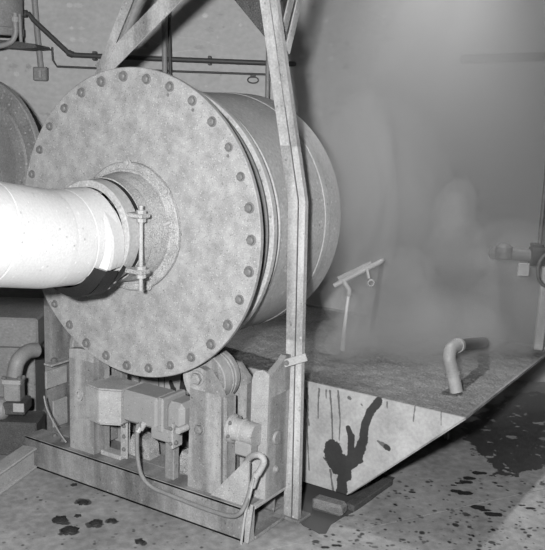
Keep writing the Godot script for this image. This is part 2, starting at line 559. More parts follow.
func floor_and_marks() -> void:
	var s := 1536
	var a := noise_image(81, 0.006, s)
	var g := noise_image(82, 0.05, s)
	var d := PackedByteArray()
	d.resize(s * s)
	var r := RandomNumberGenerator.new()
	r.seed = 3
	for k in s * s:
		d[k] = clampi(int(205.0 + (a[k] - 128.0) * 0.2 + (g[k] - 128.0) * 0.2 + r.randf_range(-8, 8)), 0, 255)
	var clean := d.duplicate()
	var nz := FastNoiseLite.new()
	nz.seed = 5
	nz.frequency = 0.02
	# the large wet patch with dry islands
	var poly := PackedVector2Array()
	for p in [[464, 438], [470, 424], [480, 412], [500, 399], [530, 392], [560, 392], [600, 420], [600, 470], [560, 474], [545, 466], [530, 470], [517, 470], [505, 478], [492, 477], [486, 463], [476, 455]]:
		poly.append(floor_px(p[0], p[1]))
	var box := Rect2(poly[0], Vector2.ZERO)
	for p in poly:
		box = box.expand(p)
	for y in range(maxi(0, int(box.position.y) - 20), mini(s, int(box.end.y) + 20)):
		for x in range(maxi(0, int(box.position.x) - 20), mini(s, int(box.end.x) + 20)):
			var q := Vector2(x + nz.get_noise_2d(x, y) * 26.0 + nz.get_noise_2d(x * 6.0, y * 6.0) * 8.0, y + nz.get_noise_2d(x + 500.0, y) * 26.0 + nz.get_noise_2d(x * 6.0, y * 6.0 + 300.0) * 8.0)
			if Geometry2D.is_point_in_polygon(q, poly) and nz.get_noise_2d(x * 1.3 + 900.0, y * 1.3) < 0.42:
				d[y * s + x] = int(d[y * s + x] * 0.5)
	for m in [[480, 473, 6], [470, 478, 6], [466, 482, 5], [459, 483, 4], [454, 485, 3], [456, 491, 5], [465, 493, 7], [479, 507, 6], [486, 510, 5], [493, 514, 7], [412, 492, 3], [500, 486, 3], [522, 505, 3], [530, 508, 4], [433, 438, 4], [336, 545, 4], [325, 547, 3], [400, 453, 3]]:
		var c: Vector2 = floor_px(m[0], m[1])
		var rad: float = m[2] * 3.6 / 881.0 * s / 4.0
		mark(d, clean, s, s, c - Vector2(rad * 0.5, -rad * 0.3), c + Vector2(rad * 0.5, -rad * 0.3), rad * 0.75, rad * 0.7, 0.35, nz, 0.3)
	for k in 420:                                             # spatter
		var c: Vector2 = floor_px(r.randf_range(300, 560), 470.0 + pow(r.randf(), 0.8) * 85.0)
		var rad := r.randf_range(0.8, 3.2) if r.randf() < 0.9 else r.randf_range(3.0, 5.0)
		mark(d, clean, s, s, c, c + Vector2(r.randf_range(-2, 2), r.randf_range(-2, 2)), rad, rad, r.randf_range(0.35, 0.7), nz, 0.3)
	for k in 120:
		var c: Vector2 = floor_px(r.randf_range(0, 240), r.randf_range(485, 555))
		var rad := r.randf_range(0.8, 3.0)
		mark(d, clean, s, s, c, c, rad, rad, r.randf_range(0.4, 0.8), nz, 0.3)
	for m in [[60, 520, 9], [68, 531, 10], [95, 524, 8], [112, 521, 6], [83, 502, 7], [140, 541, 6]]:
		var c: Vector2 = floor_px(m[0], m[1])
		var rad: float = m[2] * 3.2 / 881.0 * s / 4.0
		mark(d, clean, s, s, c, c + Vector2(rad * 0.6, 0), rad, rad * 0.7, 0.5, nz, 0.5)
	var m := StandardMaterial3D.new()
	m.resource_name = "stained concrete"
	m.albedo_color = Color(0.69, 0.69, 0.69)
	m.albedo_texture = to_texture(d, s, s)
	m.roughness = 0.9
	m.roughness_texture = m.albedo_texture
	m.roughness_texture_channel = BaseMaterial3D.TEXTURE_CHANNEL_RED
	m.metallic_specular = 0.4
	# two slabs with an open joint between them
	var p := ony(440, 512, 0)
	var q := ony(545, 489, 0)
	var e := (q - p).normalized()
	var side := Vector3(-e.z, 0, e.x)
	var c := Vector3(CAM.x, 0, CAM.z) + HF * 1.0
	var root := Node3D.new()
	root.name = "floor"
	root.set_meta("kind", "structure")
	add_child(root)
	org = Vector3.ZERO
	var w := wallframe()
	var b := Build.new()
	b.box(c + Vector3(0, -0.11, 0), Vector3(11.2, 0.15, 8.6), w, 0.001)
	part(b, "screed", mats.dark, root)
	var rect := PackedVector2Array()
	for k in [[-5.6, -4.3], [5.6, -4.3], [5.6, 4.3], [-5.6, 4.3]]:
		var v: Vector3 = c + w.x * k[0] + w.z * k[1]
		rect.append(Vector2(v.x, -v.z))
	var f := Transform3D(Basis(Vector3.RIGHT, Vector3(0, 0, -1), Vector3.UP), Vector3.ZERO)
	for sgn in [-1.0, 1.0]:
		var half := PackedVector2Array()
		for k in [[-20, 0.0022], [20, 0.0022], [20, 20], [-20, 20]]:
			var v: Vector3 = p + e * k[0] + side * (k[1] * sgn)
			half.append(Vector2(v.x, -v.z))
		for piece in Geometry2D.intersect_polygons(rect, half):
			b = Build.new()
			b.prism(piece, -0.035, 0.0, f)
			part(b, "slab", m, root, 1)

func vat_uv(p: Vector3) -> Vector2:
	return Vector2((p.x - 0.5) / 0.9, (0.52 - p.y) / 0.54)

func vat() -> void:
	var o := thing("vat", "wide steel vat with stained pale front and sloping side under the drum", "vat", Vector3(0.4, 0, -0.8))
	var w := 768
	var h := 460
	var a := noise_image(91, 0.008, 768)
	var g := noise_image(92, 0.06, 768)
	var d := PackedByteArray()
	d.resize(w * h)
	var r := RandomNumberGenerator.new()
	r.seed = 9
	for y in h:
		for x in w:
			d[y * w + x] = clampi(int(214.0 + (a[y * 768 + x] - 128.0) * 0.16 + (g[y * 768 + x] - 128.0) * 0.1 + r.randf_range(-7, 7)), 0, 255)
	var clean := d.duplicate()
	var nz := FastNoiseLite.new()
	nz.seed = 15
	nz.frequency = 0.03
	var k := 3.55 / 881.0 * w / 0.9                            # texture pixels in one photo pixel
	var lines := [   # each a run of photo points with half widths: drips, then the broad stain
		[[307, 388, 1.3], [308, 410, 1.2], [307, 430, 1.0], [309, 470, 0.8]], [[305, 400, 1.5], [309, 425, 1.0]],
		[[319, 389, 1.3], [318, 405, 1.0], [318, 418, 0.7]], [[330, 391, 1.4], [332, 420, 1.0], [333, 470, 0.8]], [[338, 391, 1.3], [340, 420, 0.9], [339, 440, 0.7]],
		[[326, 390, 1.0], [326, 398, 0.8]], [[415, 405, 1.2], [413, 421, 0.7]], [[387, 402, 1.0], [387, 408, 0.6]], [[441, 409, 1.0], [441, 425, 0.5]],
		[[349, 398, 2.0], [350, 399, 1.8]], [[361, 404, 0.9], [362, 405, 0.9]], [[378, 441, 1.2], [386, 447, 3.2], [388, 448, 3.0]],
		[[379, 400, 4.2], [370, 412, 4.5], [365, 425, 4.5], [363, 440, 5.0], [357, 458, 6.5], [346, 466, 6.0], [342, 480, 6.0], [341, 497, 6.0]],
		[[348, 428, 3.0], [351, 436, 4.0], [351, 452, 4.0], [349, 466, 5.0]],
		[[333, 449, 10.0], [333, 458, 10.5], [337, 468, 7.0]], [[344, 462, 9.0], [345, 475, 7.0]], [[330, 470, 1.5], [334, 497, 1.3]],
		[[300, 484, 2.5], [312, 487, 1.6], [322, 490, 1.2], [336, 495, 1.5]]]
	for run in lines:
		for i in run.size() - 1:
			var rr := 1.0
			mark(d, clean, w, h, vat_px(run[i][0], run[i][1]), vat_px(run[i + 1][0], run[i + 1][1]), run[i][2] * k * rr, run[i + 1][2] * k * rr, 0.34 if run[i][2] > 2.5 else 0.6, nz, 0.12 if run[i][2] > 2.5 else 0.3)
	var m := StandardMaterial3D.new()
	m.resource_name = "stained vat panel"
	m.albedo_color = Color(0.74, 0.74, 0.74)
	m.albedo_texture = to_texture(d, w, h)
	m.roughness = 0.7
	m.metallic_specular = 0.4
	var b := Build.new()
	b.prism(PackedVector2Array([Vector2(-0.6, 0.05), Vector2(0.9, 0.045), Vector2(1.36, VAT_TOP), Vector2(-0.6, VAT_TOP)]), VAT_Z - 0.008, VAT_Z)
	part(b, "front_panel", m, o, 2)
	b = Build.new()
	b.prism(PackedVector2Array([Vector2(-0.6, 0.05), Vector2(0.9, 0.045), Vector2(1.36, VAT_TOP), Vector2(-0.6, VAT_TOP)]), -1.45, -1.442)
	part(b, "rear_panel", mats.base, o)
	b = Build.new()
	b.prism(PackedVector2Array([Vector2(0.9, 0.045), Vector2(0.911, 0.05), Vector2(1.36, VAT_TOP - 0.01), Vector2(1.36, VAT_TOP), Vector2(1.352, VAT_TOP)]), -1.442, VAT_Z - 0.008)
	part(b, "sloping_side", mats.base, o)
	b = Build.new()
	b.box(Vector3(-0.604, 0.265, -0.865), Vector3(0.008, 0.43, 1.17), Basis.IDENTITY, 0.001)
	part(b, "side_panel", mats.base, o)
	b = Build.new()
	b.box(Vector3(0.15, 0.05, -0.865), Vector3(1.5, 0.008, 1.15), Basis.IDENTITY, 0.001)
	part(b, "bottom", mats.base, o)
	for s in [[0.86, -1.22], [0.86, -0.5], [-0.4, -1.22], [-0.4, -0.5]]:
		b = Build.new()
		b.box(Vector3(s[0], 0.025, s[1]), Vector3(0.05, 0.05, 0.06))
		part(b, "foot", mats.base, o)
	b = Build.new()                                           # outer prop under the sloping side
	b.box(Vector3(0.955, 0.045, -1.2), Vector3(0.022, 0.09, 0.022))
	part(b, "prop", mats.base, o)

	var sl := thing("slurry", "dark lumpy slurry filling the vat under the steam", "slurry", Vector3(0.4, 0.47, -0.86))
	sl.set_meta("kind", "stuff")
	var n := FastNoiseLite.new()
	n.seed = 4
	n.frequency = 9.0
	b = Build.new()
	var nx := 150
	var nzz := 90
	for i in nx:
		for j in nzz:
			var x0 := lerpf(-0.598, 1.347, float(i) / nx)
			var x1 := lerpf(-0.598, 1.347, float(i + 1) / nx)
			var z0 := lerpf(-1.44, VAT_Z - 0.009, float(j) / nzz)
			var z1 := lerpf(-1.44, VAT_Z - 0.009, float(j + 1) / nzz)
			b.quad(Vector3(x0, slurry_height(n, x0, z0), z0), Vector3(x1, slurry_height(n, x1, z0), z0), Vector3(x1, slurry_height(n, x1, z1), z1), Vector3(x0, slurry_height(n, x0, z1), z1), Vector3.UP)
	part(b, "surface", mats.slurry, sl)

func drum() -> void:
	var o := thing("rotary_drum", "big round steel drum with bolted end plate above the roller stand", "drum", Vector3(AX, AY - 0.6, -0.2))
	var f := Transform3D(Basis.IDENTITY, Vector3(AX, AY, 0))
	var z := PLATE_Z
	var b := Build.new()
	b.lathe([Vector2(0.2, z - 0.022), Vector2(0.576, z - 0.022), Vector2(0.579, z - 0.019), Vector2(0.579, z - 0.003), Vector2(0.576, z), Vector2(0.2, z)], f, 160)
	var plate := part(b, "end_plate", mats.plate, o)
	plate.set_meta("label", "round mottled steel end plate ringed with bolts")
	for k in 31:
		var a := deg_to_rad(1.1 + k * 360.0 / 31)
		var rr := 0.543 + rng.randf_range(-0.004, 0.004)
		bolt(plate, Vector3(AX + rr * cos(a), AY + rr * sin(a), z), Vector3(0, 0, 1), rng.randf_range(0.95, 1.2), mats.bolt, "bolt", rng.randf() * 1.0)
	for g in [[193, 110], [168, 95], [228, 156]]:              # small studs beside the bolts
		var q := onz(g[0], g[1], z)
		bolt(plate, q, Vector3(0, 0, 1), 0.35, mats.bolt, "stud")
	b = Build.new()                                            # seal behind plate and between rings, its black painting in the plate's shadow
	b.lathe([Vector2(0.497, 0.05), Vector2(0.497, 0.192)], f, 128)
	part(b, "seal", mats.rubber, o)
	for g in [[0.53, 0.135, 0.122], [0.53, 0.096, 0.084], [0.532, 0.058, 0.03]]:
		b = Build.new()
		b.lathe([Vector2(0.49, g[1]), Vector2(g[0] - 0.003, g[1]), Vector2(g[0], g[1] - 0.003), Vector2(g[0], g[2] + 0.003), Vector2(g[0] - 0.003, g[2]), Vector2(0.49, g[2])], f, 160)
		part(b, "running_ring", mats.shell if g[1] < 0.06 else mats.ring, o)
	b = Build.new()
	b.lathe([Vector2(0.499, -0.02), Vector2(0.508, -0.022), Vector2(0.508, -0.03), Vector2(0.499, -0.032)], f, 160)
	part(b, "bead", mats.shell, o)
	b = Build.new()
	b.lathe([Vector2(0.45, 0.045), Vector2(0.5, 0.045), Vector2(0.5, -0.37)], f, 160)
	b.lathe([Vector2(0.5, -0.41), Vector2(0.5, -0.5), Vector2(0.49, -0.52), Vector2(0.4, -0.56), Vector2(0.0, -0.58)], f, 160)
	part(b, "shell", mats.shell, o)
	b = Build.new()
	b.lathe([Vector2(0.499, -0.368), Vector2(0.502, -0.37), Vector2(0.503, -0.376), Vector2(0.503, -0.404), Vector2(0.502, -0.41), Vector2(0.499, -0.412)], f, 160)
	part(b, "hoop", mats.shell, o)
	# hub
	b = Build.new()
	b.lathe([Vector2(0.24, z), Vector2(0.24, z + 0.016), Vector2(0.235, z + 0.021), Vector2(0.215, z + 0.023), Vector2(0.213, z + 0.026), Vector2(0.205, z + 0.028), Vector2(0.2, z + 0.06), Vector2(0.192, z + 0.1), Vector2(0.19, z + 0.145), Vector2(0.16, z + 0.145)], f, 96, 0, TAU, 0.006)
	var hub := part(b, "hub_flange", mats.cast, o)
	for k in 7:
		var a := deg_to_rad(-12.9 + k * 360.0 / 7)
		bolt(hub, Vector3(AX + 0.236 * cos(a), AY + 0.236 * sin(a), z + 0.02), Vector3(0, 0, 1), 0.9, mats.pale)
	b = Build.new()
	b.lathe([Vector2(0.186, z + 0.14), Vector2(0.186, z + 0.16), Vector2(0.178, z + 0.162)], f, 96)
	part(b, "packing", mats.rubber, o)
	b = Build.new()
	b.lathe([Vector2(0.17, z + 0.158), Vector2(0.183, z + 0.16), Vector2(0.185, z + 0.163), Vector2(0.185, z + 0.215), Vector2(0.182, z + 0.219), Vector2(0.16, z + 0.219)], f, 96)
	part(b, "gland_collar", mats.shell, o)
	# clamp rod beside the hub
	var x := AX + 0.215
	var zz := onx(141, 250, x).z
	var cl := Build.new()
	var ry0 := onx(138, 291, x).y
	var ry1 := onx(143, 205, x).y
	cl.tube([Vector3(x, ry0, zz), Vector3(x, ry1, zz)], 0.0075, 12, false)
	var rod := part(cl, "clamp_rod", mats.rod, o)
	for py in [216.0, 272.0]:
		var y := onx(141, py, x).y
		var lg := Build.new()
		lg.box(Vector3(x - 0.02, y, zz - 0.005), Vector3(0.075, 0.016, 0.05), Basis.IDENTITY, 0.004)
		part(lg, "lug", mats.cast, o)
		for s in [-1, 1]:
			var nt := Build.new()
			var hex := PackedVector2Array()
			for k in 6:
				hex.append(Vector2(cos(k * TAU / 6), sin(k * TAU / 6)) * 0.017)
			nt.prism(hex, -0.006, 0.006, frame(Vector3(x, y + s * 0.0145, zz), Vector3.UP))
			part(nt, "nut", mats.rod, rod)
	var pin := Build.new()
	pin.tube([onz(170, 222, z + 0.03), onz(158, 228, z + 0.06)], 0.008, 10, false)
	part(pin, "grease_pin", mats.pale, o)

func inlet_pipe() -> void:
	var o := thing("inlet_pipe", "thick white painted pipe entering the hub of the drum plate", "pipe", Vector3(AX, AY - 0.17, 0.8))
	var cuts := [0.45, 0.56, 0.66, 0.9, 1.3]                   # section joints along the pipe, which bends slightly upwards
	var tilt := [0.0, 0.08, 0.19, 0.24]
	var c := Vector3(AX, AY - 0.004, cuts[0])
	for k in 4:
		var b := Build.new()
		var r := 0.165 + (0.001 if k % 2 == 0 else 0.0)
		var l: float = cuts[k + 1] - cuts[k]
		var axis := Vector3(0, sin(tilt[k]), cos(tilt[k]))
		b.lathe([Vector2(r - 0.02, -0.012 if k else 0.001), Vector2(r - 0.001, -0.012 if k else 0.001), Vector2(r, 0.004), Vector2(r, l - 0.004), Vector2(r - 0.001, l - 0.001), Vector2(r - 0.02, l - 0.001)], frame(c, axis), 96)
		part(b, "pipe_section", mats.white, o)
		c += axis * l
	# flared boot over the joint, whole above and tarred below
	var g := Transform3D(Basis.IDENTITY, Vector3(AX, AY - 0.026, 0))
	var b := Build.new()
	b.lathe([Vector2(0.15, 0.436), Vector2(0.168, 0.436), Vector2(0.172, 0.439), Vector2(0.176, 0.47), Vector2(0.18, 0.5), Vector2(0.178, 0.515), Vector2(0.15, 0.535)], g, 72, -0.45, PI + 0.45, 0.006)
	part(b, "boot", mats.white, o)
	b = Build.new()
	b.lathe([Vector2(0.15, 0.43), Vector2(0.182, 0.43), Vector2(0.187, 0.434), Vector2(0.196, 0.475), Vector2(0.188, 0.53), Vector2(0.15, 0.56)], g, 60, PI + 0.42, TAU - 0.42, 0.012)
	var t := part(b, "tarred_patch", mats.tar, o)
	t.set_meta("label", "black tarred underside of the joint")
	for k in 4:
		var a := -0.75 - k * 0.2
		bolt(t, g * Vector3(0.186 * cos(a), 0.186 * sin(a), 0.455), Vector3(cos(a), sin(a), 0), 0.55, mats.pale, "rivet")

func channel(b: Build, p: Vector3, q: Vector3, w: float, h: float) -> void:
	var m := (p + q) * 0.5
	var d := (q - p).normalized()
	var t := Basis(d, Vector3.UP, d.cross(Vector3.UP))
	b.box(m + Vector3(0, h * 0.5, 0) + t.z * (w * 0.5 - 0.005), Vector3(p.distance_to(q), h, 0.01), t)
	b.box(m + Vector3(0, h - 0.006, 0), Vector3(p.distance_to(q), 0.012, w), t)
	b.box(m + Vector3(0, 0.006, 0), Vector3(p.distance_to(q), 0.012, w), t)

func base() -> void:
	var o := thing("machine_base", "low welded steel base of channel beams in front of the vat", "machine base", Vector3(0.2, 0, 0.1))
	var b := Build.new()
	channel(b, Vector3(-0.41, 0, 0.166), Vector3(0.745, 0, 0.166), 0.1, 0.134)
	part(b, "front_beam", mats.base, o)
	b = Build.new()
	b.box(Vector3(0.745, 0.067, 0.196), Vector3(0.03, 0.134, 0.04))
	part(b, "corner_post", mats.pale, o)
	b = Build.new()
	bar(b, Vector3(0.735, 0.126, 0.175), Vector3(0.735, 0.126, -0.03), 0.05, 0.014, Vector3.RIGHT)
	part(b, "side_rail", mats.pale, o)
	b = Build.new()
	bar(b, Vector3(0.735, 0.008, 0.175), Vector3(0.735, 0.008, -0.03), 0.06, 0.014, Vector3.RIGHT)
	part(b, "side_rail", mats.base, o)
	b = Build.new()
	channel(b, Vector3(-0.41, 0, -0.08), Vector3(0.7, 0, -0.08), 0.06, 0.16)
	part(b, "rear_beam", mats.base, o)
	b = Build.new()
	b.box(Vector3(0.17, 0.127, 0.065), Vector3(1.05, 0.012, 0.1))
	part(b, "bed_plate", mats.base, o)
	b = Build.new()                                            # beam running out towards the front at the left end
	var p := Vector3(-0.375, 0, 0.22)
	var q := Vector3(-0.22, 0, 0.72)
	var d := (q - p).normalized()
	var t := Basis(Vector3.UP.cross(d), Vector3.UP, d)
	b.box((p + q) * 0.5 + Vector3(0, 0.089, 0), Vector3(0.07, 0.01, p.distance_to(q)), t)
	b.box((p + q) * 0.5 + Vector3(0, 0.045, 0) + t.x * 0.015, Vector3(0.01, 0.08, p.distance_to(q)), t)
	b.box((p + q) * 0.5 + Vector3(0, 0.006, 0), Vector3(0.07, 0.01, p.distance_to(q)), t)
	part(b, "outrigger_beam", mats.pale, o)
	for px in [[55, 436], [63, 441]]:
		bolt(o, ony(px[0], px[1], 0.134), Vector3.UP, 0.7)
	b = Build.new()                                            # cast feet standing on the bed
	for c in [[0.13, 0.06], [0.40, 0.075]]:
		b = Build.new()
		b.prism(PackedVector2Array([Vector2(-0.055, 0.133), Vector2(0.055, 0.133), Vector2(0.05, 0.18), Vector2(0.035, 0.215), Vector2(-0.035, 0.225), Vector2(-0.05, 0.19)]), -0.03, 0.035, Transform3D(Basis.IDENTITY, Vector3(c[0], 0, c[1])))
		var ft := part(b, "cast_foot", mats.cast, o)
		bolt(ft, Vector3(c[0] + 0.015, 0.17, c[1] + 0.035), Vector3(0, 0, 1), 0.8)
	b = Build.new()
	bar(b, onz(252, 505, 0.222), onz(247, 543, 0.222), 0.012, 0.006, Vector3.RIGHT)
	part(b, "weld_strip", mats.pale, o)
	b = Build.new()
	b.tube([onz(44, 396, 0.1), onz(47, 409, 0.12), onz(56, 427, 0.16), onz(66, 442, 0.2)], 0.0035, 8)
	part(b, "stay_rod", mats.rod, o)

func strip(b: Build, pts: Array, z0: float, z1: float) -> void:   # pts: [left x, right x, y] from the floor upwards
	var poly := PackedVector2Array()
	for p in pts:
		poly.append(Vector2(p[0], p[2]))
	for k in range(pts.size() - 1, -1, -1):
		poly.append(Vector2(pts[k][1], pts[k][2]))
	b.prism(poly, z0, z1)

func gantry() -> void:
	var o := thing("gantry_frame", "tall angle-steel gantry with bent legs straddling the drum", "gantry", Vector3(0.15, 0, -0.1))
	var z := -0.04
	var b := Build.new()
	# front angle of the right leg: flange and web
	strip(b, [[0.752, 0.784, 0.0], [0.716, 0.756, 1.235], [0.497, 0.537, 2.25]], z - 0.006, z)
	strip(b, [[0.752, 0.758, 0.0], [0.716, 0.722, 1.235], [0.497, 0.503, 2.25]], z - 0.06, z - 0.006)
	part(b, "leg", mats.frame, o)
	b = Build.new()
	strip(b, [[0.792, 0.818, 0.0], [0.764, 0.79, 1.235], [0.542, 0.568, 2.25]], z - 0.004, z + 0.002)
	strip(b, [[0.812, 0.818, 0.0], [0.784, 0.79, 1.235], [0.562, 0.568, 2.25]], z - 0.02, z - 0.004)
	part(b, "leg_angle", mats.frame, o)
	b = Build.new()
	b.box(Vector3(0.785, 0.006, z - 0.03), Vector3(0.09, 0.012, 0.09))
	part(b, "foot_plate", mats.base, o)
	b = Build.new()                                            # strap to the end column
	bar(b, Vector3(0.757, 0.636, 0.012), Vector3(0.826, 0.664, z + 0.006), 0.03, 0.006, Vector3.UP)
	var st := part(b, "strap", mats.pale, o)
	bolt(st, Vector3(0.768, 0.641, 0.012), Vector3(0.6, 0, 0.8), 0.6)
	# left leg: deep channel below, sloping angle above
	b = Build.new()
	strip(b, [[-0.60, -0.548, 0.0], [-0.60, -0.548, 1.10]], -0.086, -0.08)
	strip(b, [[-0.554, -0.548, 0.0], [-0.554, -0.548, 1.10]], -0.25, -0.086)
	strip(b, [[-0.60, -0.548, 0.0], [-0.60, -0.548, 1.10]], -0.256, -0.25)
	part(b, "leg", mats.base, o)
	b = Build.new()
	strip(b, [[-0.60, -0.555, 1.09], [-0.274, -0.229, 1.67], [0.05, 0.095, 2.25]], -0.086, -0.08)
	strip(b, [[-0.595, -0.589, 1.09], [-0.269, -0.263, 1.67], [0.055, 0.061, 2.25]], -0.146, -0.086)
	part(b, "leg_angle", mats.frame, o)
	var br := Build.new()                                      # bracket bolted to the left leg
	br.box(onx(56, 377, -0.54), Vector3(0.012, 0.085, 0.13))
	br.box(onx(58, 362, -0.53), Vector3(0.05, 0.01, 0.13))
	var bk := part(br, "bracket", mats.pale, o)
	bolt(bk, onx(54, 361, -0.535), Vector3(0.3, 1, 0), 1.0)
	br = Build.new()
	br.box(onx(60, 412, -0.54), Vector3(0.01, 0.13, 0.09))
	part(br, "bracket", mats.pale, o)
	# braces in the plane of the frame
	b = Build.new()
	bar(b, Vector3(-0.26, 1.673, -0.092), Vector3(0.42, 2.18, -0.092), 0.075, 0.008, Vector3(-0.6, 0.8, 0))
	part(b, "brace", mats.frame, o)
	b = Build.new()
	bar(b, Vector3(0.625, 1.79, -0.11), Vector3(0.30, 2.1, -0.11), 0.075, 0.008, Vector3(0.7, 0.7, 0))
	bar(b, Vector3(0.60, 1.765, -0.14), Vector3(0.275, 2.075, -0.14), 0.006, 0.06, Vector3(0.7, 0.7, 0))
	part(b, "brace", mats.dark, o)  # dark steel paints in the shade on this brace
	# strut running up and back from the right leg
	b = Build.new()
	var s0 := onx(287, 52, 0.66)
	var s1 := onx(301, -6, 0.66)
	var dd := (s1 - s0).normalized()
	bar(b, s0, s0 + dd * 0.75, 0.035, 0.006, Vector3(0, -0.3, -1))
	part(b, "back_strut", mats.frame, o)
	b = Build.new()
	s0 = onx(284, 30, 0.62)
	s1 = onx(291, 0, 0.62)
	dd = (s1 - s0).normalized()
	bar(b, s0, s0 + dd * 0.75, 0.036, 0.006, Vector3(0, -0.3, -1))
	part(b, "back_strut", mats.frame, o)

func wheel(o: Node3D, x: float, y: float) -> void:
	var f := Transform3D(Basis.IDENTITY, Vector3(x, y, 0))
	var b := Build.new()
	b.lathe([Vector2(0.0, 0.035), Vector2(0.03, 0.035), Vector2(0.03, 0.045), Vector2(0.098, 0.048), Vector2(0.1, 0.05), Vector2(0.1, 0.072), Vector2(0.093, 0.075), Vector2(0.093, 0.08), Vector2(0.1, 0.083), Vector2(0.1, 0.09), Vector2(0.093, 0.093), Vector2(0.093, 0.098), Vector2(0.1, 0.101), Vector2(0.1, 0.142), Vector2(0.097, 0.146), Vector2(0.084, 0.146), Vector2(0.08, 0.14), Vector2(0.034, 0.14), Vector2(0.03, 0.15), Vector2(0.0, 0.15)], f, 64)
	var w := part(b, "roller", mats.pillar, o)
	bolt(w, Vector3(x + 0.055, y + 0.03, 0.14), Vector3(0, 0, 1), 0.5)

func roller_supports() -> void:
	for s in [0, 1]:
		var cx: float = [0.535, -0.097][s]
		var label: String = ["steel roller stand with pointed plate and grooved wheel beside ram cylinder", "steel roller stand with tall slotted plate beside the drive housing"][s]
		var o := thing("roller_stand", label, "roller stand", Vector3(cx, 0.134, 0.1), "roller stands under the drum")
		var b := Build.new()
		var h := 0.068
		var f := Transform3D(Basis.IDENTITY, Vector3(cx, 0, 0))
		var wx: float = [0.49, -0.11][s]
		if s == 0:
			b.prism(PackedVector2Array([Vector2(-0.078, 0.134), Vector2(0.078, 0.134), Vector2(0.07, 0.52), Vector2(0.045, 0.56), Vector2(0.0, 0.607), Vector2(-0.03, 0.615), Vector2(-0.06, 0.6), Vector2(-0.072, 0.57)]), 0.158, 0.19, f)
		else:
			b.prism(PackedVector2Array([Vector2(-h, 0.134), Vector2(h, 0.134), Vector2(h, 0.565), Vector2(h - 0.02, 0.575), Vector2(-0.01, 0.572), Vector2(-h, 0.562)]), 0.158, 0.19, f)
		var pl := part(b, "front_plate", mats.pillar, o)
		b = Build.new()
		b.prism(PackedVector2Array([Vector2(-h, 0.134), Vector2(h, 0.134), Vector2(h, 0.55), Vector2(0.02, 0.6), Vector2(-0.04, 0.6), Vector2(-h, 0.55)]), -0.01, 0.02, f)
		part(b, "rear_plate", mats.pillar, o)
		b = Build.new()
		b.box(Vector3(cx, 0.25, 0.09), Vector3(0.1, 0.2, 0.13))
		part(b, "core", mats.base, o)
		wheel(o, wx, 0.555)
		if s == 0:
			b = Build.new()                                    # folded edge on the right of the plate
			b.prism(PackedVector2Array([Vector2(0.078, 0.14), Vector2(0.094, 0.14), Vector2(0.086, 0.515), Vector2(0.07, 0.52)]), 0.12, 0.175, f)
			part(b, "edge_strip", mats.pillar, o)
			bolt(pl, Vector3(0.497, 0.572, 0.19), Vector3(0, 0, 1), 1.7, mats.pillar)
			bolt(pl, onz(200, 429, 0.19), Vector3(0, 0, 1), 1.4, mats.pillar)
			b = Build.new()
			b.tube([onz(187, 427, 0.21), onz(178, 431, 0.26)], 0.013, 12, false)
			part(b, "handle_pin", mats.pale, o)
			b = Build.new()                                    # strut behind, right of the wheel
			b.box(Vector3(0.655, 0.33, 0.02), Vector3(0.03, 0.4, 0.04))
			part(b, "rear_strut", mats.base, o)
		else:
			b = Build.new()
			b.lathe([Vector2(0.021, 0), Vector2(0.021, 0.008), Vector2(0.013, 0.008), Vector2(0.013, 0.0)], Transform3D(Basis.IDENTITY.scaled(Vector3(0.9, 1.25, 1)), onz(80, 395, 0.19)), 20)
			part(b, "slot_ring", mats.pale, pl)
			b = Build.new()
			b.prism(PackedVector2Array([Vector2(h, 0.14), Vector2(h + 0.03, 0.14), Vector2(h + 0.03, 0.5), Vector2(h, 0.56)]), 0.13, 0.16, f)
			part(b, "edge_strip", mats.base, o)

